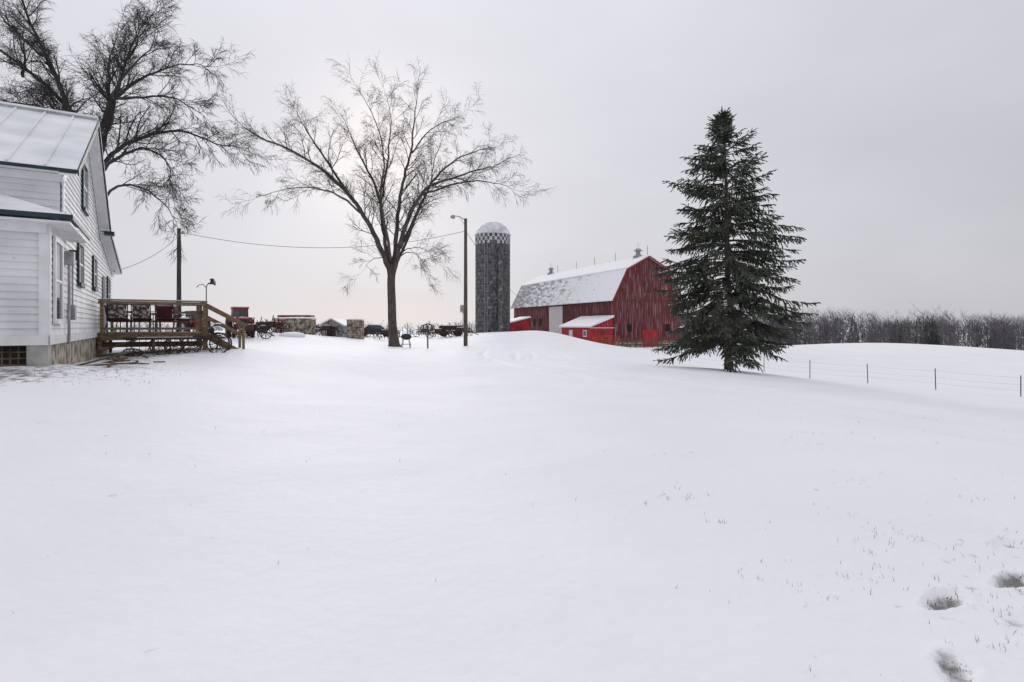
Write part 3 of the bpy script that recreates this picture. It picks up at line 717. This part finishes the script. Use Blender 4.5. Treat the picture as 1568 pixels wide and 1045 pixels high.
# ---------------- mid-ground clutter ----------------
def stone_pier(u0,u1,vt,d,depth,crown):
    x=(PX(u0,d)+PX(u1,d))/2;w=PX(u1,d)-PX(u0,d);z=h(x,d);hh=PZ(vt,d)-z
    r=root('stone_wall',(x,d,z));s=MB()
    zz=-.2
    while zz<hh-.05:
        ch=R(.2,.32);a=-w/2
        while a<w/2-.05:
            l=min(R(.25,.55),w/2-a);j=R(-.04,.04)
            s.box(a+.012,a+l-.012,-depth/2+j,depth/2+j,zz+.01,min(zz+ch,hh)-.01);a+=l
        zz+=ch
    s.make('stones',M['stone'],r);s=MB();s.box(-w/2+.03,w/2-.03,-depth/2+.06,depth/2-.06,-.2,hh-.03);s.make('mortar',M['wood_dark'],r)
    s=MB()
    k=14
    for i in range(k):
        a=-w/2-.04+(w+.08)*i/k;s.blob((a+w/k/2,0,hh),w/k*.95,depth/2+.05,.12+R(-.02,.03),8,6)
    s.make('snow_cap',M['snow'],r,True);return r
stone_pier(423,480,488,54,1.5,0);stone_pier(533,556,490,56,1.0,0)
x=PX(508,58);z=h(x,58);r=root('grey_wood_shed',(x,58,z));s=MB();s.prism([(-1.1,-.3),(1.1,-.3),(1.1,1.15),(0,1.75),(-1.1,1.15)],0,3);s.make('walls',M['grey'],r)
s=MB();roofslab(s,(-1.35,1.07),(0,1.8),-.3,3.3,.12);roofslab(s,(1.35,1.07),(0,1.8),-.3,3.3,.12);s.make('snow_roof',M['snow'],r)
s=MB();s.box(-.5,.3,-.03,-.004,-.2,1.0);s.make('doorway',M['dark'],r)
def wagon(name,u,d,w,hh,rz=0,m=M['redpaint'],sides=.7):
    x=PX(u,d);r=root(name,(x,d,h(x,d)),rz);s=MB();s.box(-w/2,w/2,-.9,.9,.75,.85)
    for yy in(-.9,.86): s.box(-w/2,w/2,yy,yy+.04,.85,.85+sides)
    for xx in(-w/2,w/2-.04): s.box(xx,xx+.04,-.86,.86,.85,.85+sides*1.0-.003)
    s.make('box',m,r)
    s=MB();s.beam((-w/2,0,.6),(w/2+1.2,0,.6),.12,.12)
    for xx in(-w*.32,w*.32): s.beam((xx,-.9,.45),(xx,.9,.45),.1,.1)
    k=-w/2
    while k<w/2: s.box(k,k+.06,-.94,-.905,.7,.85+sides);k+=.6
    s.make('chassis',M['rust'],r)
    s=MB()
    for xx in(-w*.32,w*.32):
        for yy in(-.95,.95): s.disc((xx,yy,.42),(0,1,0),.42,.2)
    s.make('wheels',M['tire'],r)
    s=MB();s.box(-w/2+.05,w/2-.05,-.85,.85,.86+sides*.7,.9+sides);s.make('snow_load',M['snow'],r);return r
wagon('hay_wagon',454,62,3.4,2,.05,sides=1.2);wagon('farm_wagon',690,66,2.6,1,.2,M['rust'],.4)
def tractor(name,u,d,rz,s_=1.,cab=True):
    x=PX(u,d);r=root(name,(x,d,h(x,d)-.05),rz);r.scale=(s_,s_,s_)
    s=MB();s.prism([(.2,.8),(2.1,.8),(2.15,1.5),(1.9,1.6),(.2,1.68)],-.36,.36);s.box(-.9,.2,-.4,.4,.7,1.1)
    for yy in(-.95,.55): s.prism([(-1.2,1.2),(-.85,1.62),(-.2,1.66),(.15,1.3),(.1,1.26),(-.2,1.56),(-.8,1.52),(-1.1,1.15)],yy,yy+.4)
    s.make('hood_and_fenders',M['redpaint'],r)
    s=MB()
    for yy in(-.8,.8): s.disc((-.55,yy,.8),(0,1,0),.8,.42,28);s.disc((1.65,yy*.85,.42),(0,1,0),.42,.24)
    s.make('tires',M['tire'],r,False)
    s=MB()
    for yy in(-1.02,1.02): s.disc((-.55,yy,.8),(0,1,0),.4,.04,16);s.disc((1.65,yy*.82,.42),(0,1,0),.22,.04,16)
    s.make('rims',M['galv'],r)
    s=MB();s.tube([(1.5,.1,1.6),(1.5,.1,2.3)],.04,6);s.tube([(1.65,-.75,.42),(1.65,.75,.42)],.06,6);s.tube([(-.55,-.8,.8),(-.55,.8,.8)],.1,6);s.box(2.1,2.18,-.34,.34,.85,1.45)
    s.tube([(.15,0,1.6),(-.1,0,1.95)],.025,5);s.ring((-.1,0,1.95),(.6,0,.8),.2,.02,14,5);s.box(-.75,-.35,-.25,.25,1.1,1.3);s.box(-.8,-.7,-.25,.25,1.3,1.75)
    s.make('exhaust_axles_seat',M['black'],r)
    if cab:
        s=MB()
        for xx in(-.95,.25):
            for yy in(-.55,.55): s.tube([(xx,yy,1.1),(xx*.9,yy*.95,2.35)],.045,6)
        s.make('cab_posts',M['redpaint'],r);s=MB();s.box(-1.0,.35,-.62,.62,2.35,2.47);s.make('cab_roof',M['redpaint'],r)
        s=MB();s.box(-.9,.22,-.52,.52,1.68,2.34);s.make('cab_glass',M['glass'],r)
        s=MB();s.box(-.98,.33,-.6,.6,2.472,2.53);s.make('cab_snow',M['snow'],r)
    s=MB();s.blob((1.1,0,1.62),.9,.3,.07,12,4);s.make('hood_snow',M['snow'],r,True)
tractor('red_tractor',368,42,-1.0,.9);tractor('old_tractor',408,50,.3,.62,False);tractor('small_tractor',300,46,-.6,.8)
def car(name,u,d,rz,m):
    x=PX(u,d);r=root(name,(x,d,h(x,d)-.05),rz);s=MB()
    s.prism([(-2.2,.35),(2.2,.35),(2.25,.8),(1.9,.95),(1.0,1.0),(.55,1.42),(-.9,1.46),(-1.5,1.0),(-2.15,.95)],-.82,.82);s.make('body',m,r)
    s=MB()
    for yy in(-.826,.806): s.prism([(-1.3,1.02),(.85,1.02),(.5,1.36),(-.85,1.38)],yy,yy+.02)
    s.make('windows',M['glass'],r);s=MB()
    for xx in(-1.4,1.4):
        for yy in(-.76,.76): s.disc((xx,yy,.34),(0,1,0),.34,.2,20)
    s.make('wheels',M['tire'],r);s=MB();s.box(-.85,.5,-.7,.7,1.44,1.53);s.box(1.0,1.9,-.7,.7,.97,1.04);s.make('snow',M['snow'],r)
car('parked_car',574,70,.4,M['black'])
x,y=PX(622,44),44;r=root('barbecue_grill',(x,y,h(x,y)));s=MB()
s.blob((0,0,.85),.42,.3,.25,14,8);s.make('lid',M['black'],r,True);s=MB()
for xx in(-.3,.3):
    for yy in(-.2,.2): s.tube([(xx*1.1,yy,0),(xx*.7,yy,.8)],.025,5)
s.box(-.35,.35,-.2,.2,.25,.29);s.box(.38,.75,-.2,.2,.82,.86);s.make('cart',M['black'],r)
x,y=PX(655,42),42;r=root('bird_feeder_table',(x,y,h(x,y)));s=MB();s.tube([(0,0,-.2),(0,0,1.75)],.06,6);s.box(-.36,.36,-.3,.3,1.3,1.36)
for xx in(-.3,.3): s.box(xx-.03,xx+.03,-.03,.03,1.36,1.7)
s.make('post_and_tray',M['wood_dark'],r);s=MB();roofslab(s,(-.45,1.62),(0,1.82),-.35,.35,.05);roofslab(s,(.45,1.62),(0,1.82),-.35,.35,.05);s.make('roof',M['wood_dark'],r)
def machine(u,d,seed,name='rusty_farm_machinery'):
    random.seed(seed);x=PX(u,d);r=root(name,(x,d,h(x,d)),R(-.4,.4));s=MB()
    s.beam((-1,0,.6),(1,0,.6),.12,.14);s.beam((-.8,.4,.6),(.9,.4,.75),.1,.1)
    for i in range(7): a=-.9+i*.3;s.tube([(a,0,.6),(a+.1,R(-.3,.3),R(.9,1.3)),(a+.25,0,.1)],.035,5)
    s.wheel((-1,.2,.45),(.1,1,0),.45,.035,8);s.wheel((1,.2,.45),(-.2,1,0),.45,.035,8);s.tube([(0,0,.6),(.3,-.1,1.5)],.04,6);s.tube([(1,0,.6),(2,-.3,.2)],.05,6)
    s.box(-.4,.3,-.15,.25,.65,1.0)
    s.make('frame_and_wheels',M['rust'],r);s=MB();s.beam((-1,0,.69),(-.45,0,.69),.1,.05);s.box(-.38,.28,-.13,.23,1.002,1.05);s.make('snow',M['snow'],r)
for u,d_,sd_ in ((415,46,3),(590,58,4),(672,62,5),(705,64,6),(385,40,8),(548,64,9),(500,52,12),(398,55,14),(475,66,15),(650,70,17)): machine(u,d_,sd_)
random.seed(21)
x,y=PX(447,44),44;s=MB();s.blob((0,0,0),1.0,.8,.3,28,10,.05);s.make('snow_pile',M['snow'],None,True,(x,y,h(x,y)+.02))

# ---------------- fence ----------------
fence=root('wire_fence');pp=[]
for u,v,dd in [(1650,618,23.5),(1563,609,24.5),(1433,597,25.5),(1329,587,28),(1240,580,29.5),(1170,570,35),(1113,560,37),(1056,553,39),(1008,543,46),(965,536,54),(930,531,62)]:
    x=PX(u,dd);pp.append(Vector((x,dd,h(x,dd))))
s=MB()
for p in pp: s.tube([p-Vector((0,0,.2)),p+Vector((R(-.03,.03),R(-.03,.03),.95))],.02,5)
s.make('posts',M['black'],fence);s=MB()
for zz in(.3,.55,.85):
    for a,b_ in zip(pp[:-1],pp[1:]): s.tube(cat(a+Vector((0,0,zz)),b_+Vector((0,0,zz)),.03,6),.0025,3,False)
s.make('wires',M['wire'],fence)

# ---------------- distant trees ----------------
def treemass(name,pts,mats,hmin,hmax,brush,nb=26,tw=.09,con=0):
    s=MB();b_=MB();c_=MB()
    for (x,y,z) in pts:
        hh=R(hmin,hmax)*(1+.22*noise.noise(Vector((x*.045,y*.05,0)))+.1*noise.noise(Vector((x*.2,y*.2,3))));ln=R(-.04,.04)*hh
        if con and R(0,1)<con*(1.6 if noise.noise(Vector((x*.03,5,0)))>.1 else .3):
            hh*=R(.7,1.0);k=14
            for i in range(k*7):
                t=i/(k*7);zz=z+hh*(.12+.88*t);a=R(0,6.28);l=hh*.2*(1-t)*R(.6,1.1)+.15
                e=Vector((x+l*math.cos(a),y+l*math.sin(a),zz-l*.35));c_.poly([(x,y,zz+.35),tuple(e+Vector((0,0,.3))),tuple(e-Vector((.3*math.sin(a),.3*math.cos(a),.5)))])
            continue
        s.tube([(x,y,z-1),(x+ln,y,z+hh*.85)],[tw*2.2,tw*.5],3,False)
        w=hh*R(.18,.3)
        for k in range(nb):
            t=R(.25,1);q=(x+ln*t,y,z+hh*.85*t);a=R(0,6.28);l=w*R(.5,1.1);e=R(.4,1.6)*l
            ex_,ey_=q[0]+l*math.cos(a),q[1]+l*math.sin(a);ez=min(q[2]+e,z+hh*R(.93,1.03))
            ww=tw*.8;s.poly([(q[0]-ww,q[1],q[2]),(q[0]+ww,q[1],q[2]+.05),(ex_,ey_,ez)])
            for m_ in range(3):
                u=R(.3,.9);qq=(q[0]+(ex_-q[0])*u,q[1]+(ey_-q[1])*u,q[2]+(ez-q[2])*u)
                s.poly([(qq[0]-ww*.7,qq[1],qq[2]),(qq[0]+ww*.7,qq[1],qq[2]),(qq[0]+R(-1,1)*w*.5,qq[1],qq[2]+R(.1,.9)*w*.6)])
        for k in range(brush):
            c=Vector((x+R(-3,3),y+R(-2,3),z+hh*.8*R(0,1)**1.2))
            for j in range(5):
                q=c+rndu()*R(.2,1.3);a=R(-.5,.5);v_=Vector((math.sin(a),R(-.3,.3),1))*R(.5,1.5);u_=Vector((1,R(-1,1),R(-.2,.2)))*R(.06,.25)
                b_.poly([tuple(q),tuple(q+u_),tuple(q+v_)])
    r=root(name);s.make('trunks_and_branches',mats[0],r)
    if brush: b_.make('understory',mats[1],r)
    if con: c_.make('conifers',M['farc'],r)
pts=[(R(60,330),205+R(0,50),0) for i in range(900)]
zs=H(np.array([p[0] for p in pts]),np.array([p[1] for p in pts]))
pts=[(p[0],p[1],float(z)) for p,z in zip(pts,zs)]
treemass('distant_tree_line',pts,[M['far'],M['farb']],15,19.5,17,22,.08,.05)
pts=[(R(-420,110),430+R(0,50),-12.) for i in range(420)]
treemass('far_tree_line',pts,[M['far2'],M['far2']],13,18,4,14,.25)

# ---------------- world & sun ----------------
SAZ=math.atan2(PX(575,1),1);SEL=math.radians(17)
sd=Vector((math.sin(SAZ)*math.cos(SEL),math.cos(SAZ)*math.cos(SEL),math.sin(SEL)))
w=bpy.data.worlds.new('World');sc.world=w;w.use_nodes=True;nt=w.node_tree;N=nt.nodes;L=nt.links;bg=N['Background']
sky=N.new('ShaderNodeTexSky');sky.sky_type='NISHITA';sky.sun_disc=False;sky.sun_elevation=SEL;sky.sun_rotation=SAZ
tc=N.new('ShaderNodeTexCoord')
nm=N.new('ShaderNodeVectorMath');nm.operation='NORMALIZE';L.new(tc.outputs['Generated'],nm.inputs[0])
def mth(op,a,b_=None,c=None):
    m_=N.new('ShaderNodeMath');m_.operation=op
    for i,q in enumerate((a,b_,c)):
        if q is None: continue
        if isinstance(q,(int,float)): m_.inputs[i].default_value=q
        else: L.new(q,m_.inputs[i])
    return m_.outputs[0]
dt=N.new('ShaderNodeVectorMath');dt.operation='DOT_PRODUCT';L.new(nm.outputs[0],dt.inputs[0]);dt.inputs[1].default_value=sd
dc=mth('MAXIMUM',dt.outputs['Value'],0.)
g1=mth('POWER',dc,5.);g2=mth('POWER',dc,170.)
sp_=N.new('ShaderNodeSeparateXYZ');L.new(nm.outputs[0],sp_.inputs[0]);zz=mth('MAXIMUM',sp_.outputs[2],0.)
z2=mth('POWER',zz,2.0)
no=N.new('ShaderNodeTexNoise');no.inputs['Scale'].default_value=2.0;no.inputs['Detail'].default_value=5
mp=N.new('ShaderNodeMapping');mp.inputs['Scale'].default_value=(1,1,2.4);L.new(nm.outputs[0],mp.inputs[0]);L.new(mp.outputs[0],no.inputs['Vector'])
base=mth('ADD',mth('MULTIPLY_ADD',z2,.42,.565),mth('MULTIPLY',mth('SUBTRACT',no.outputs[0],.5),.22))
tot=mth('ADD',base,mth('MULTIPLY_ADD',g1,.16,mth('MULTIPLY',g2,.14)))
cl=N.new('ShaderNodeMix');cl.data_type='RGBA';cl.inputs[6].default_value=(.972,.972,1.045,1);cl.inputs[7].default_value=(1.03,.985,.99,1);L.new(g2,cl.inputs[0])
vm=N.new('ShaderNodeVectorMath');vm.operation='SCALE';L.new(cl.outputs[2],vm.inputs[0]);L.new(tot,vm.inputs['Scale'])
bg2=N.new('ShaderNodeBackground');L.new(vm.outputs[0],bg2.inputs[0]);bg2.inputs[1].default_value=1.06
L.new(sky.outputs[0],bg.inputs[0]);bg.inputs[1].default_value=.06
ms=N.new('ShaderNodeMixShader');ms.inputs[0].default_value=.95;L.new(bg.outputs[0],ms.inputs[1]);L.new(bg2.outputs[0],ms.inputs[2]);L.new(ms.outputs[0],N['World Output'].inputs[0])
ld=bpy.data.lights.new('sun','SUN');ld.energy=.9;ld.angle=math.radians(25);ld.color=(1,.97,.95)
lo=bpy.data.objects.new('sun',ld);sc.collection.objects.link(lo);lo.rotation_euler=(-sd).to_track_quat('-Z','Y').to_euler();lo.location=(0,0,30)

# ---------------- camera ----------------
cam=bpy.data.cameras.new('camera');co=bpy.data.objects.new('camera',cam);sc.collection.objects.link(co)
cam.sensor_width=36;cam.lens=36*F/1568;co.location=(0,0,CH);co.rotation_euler=(math.radians(90),0,0)
cam.shift_y=-22.5/1568;cam.clip_end=9000;cam.clip_start=.1;sc.camera=co
sc.view_settings.view_transform='Standard';sc.view_settings.look='None';sc.view_settings.exposure=0
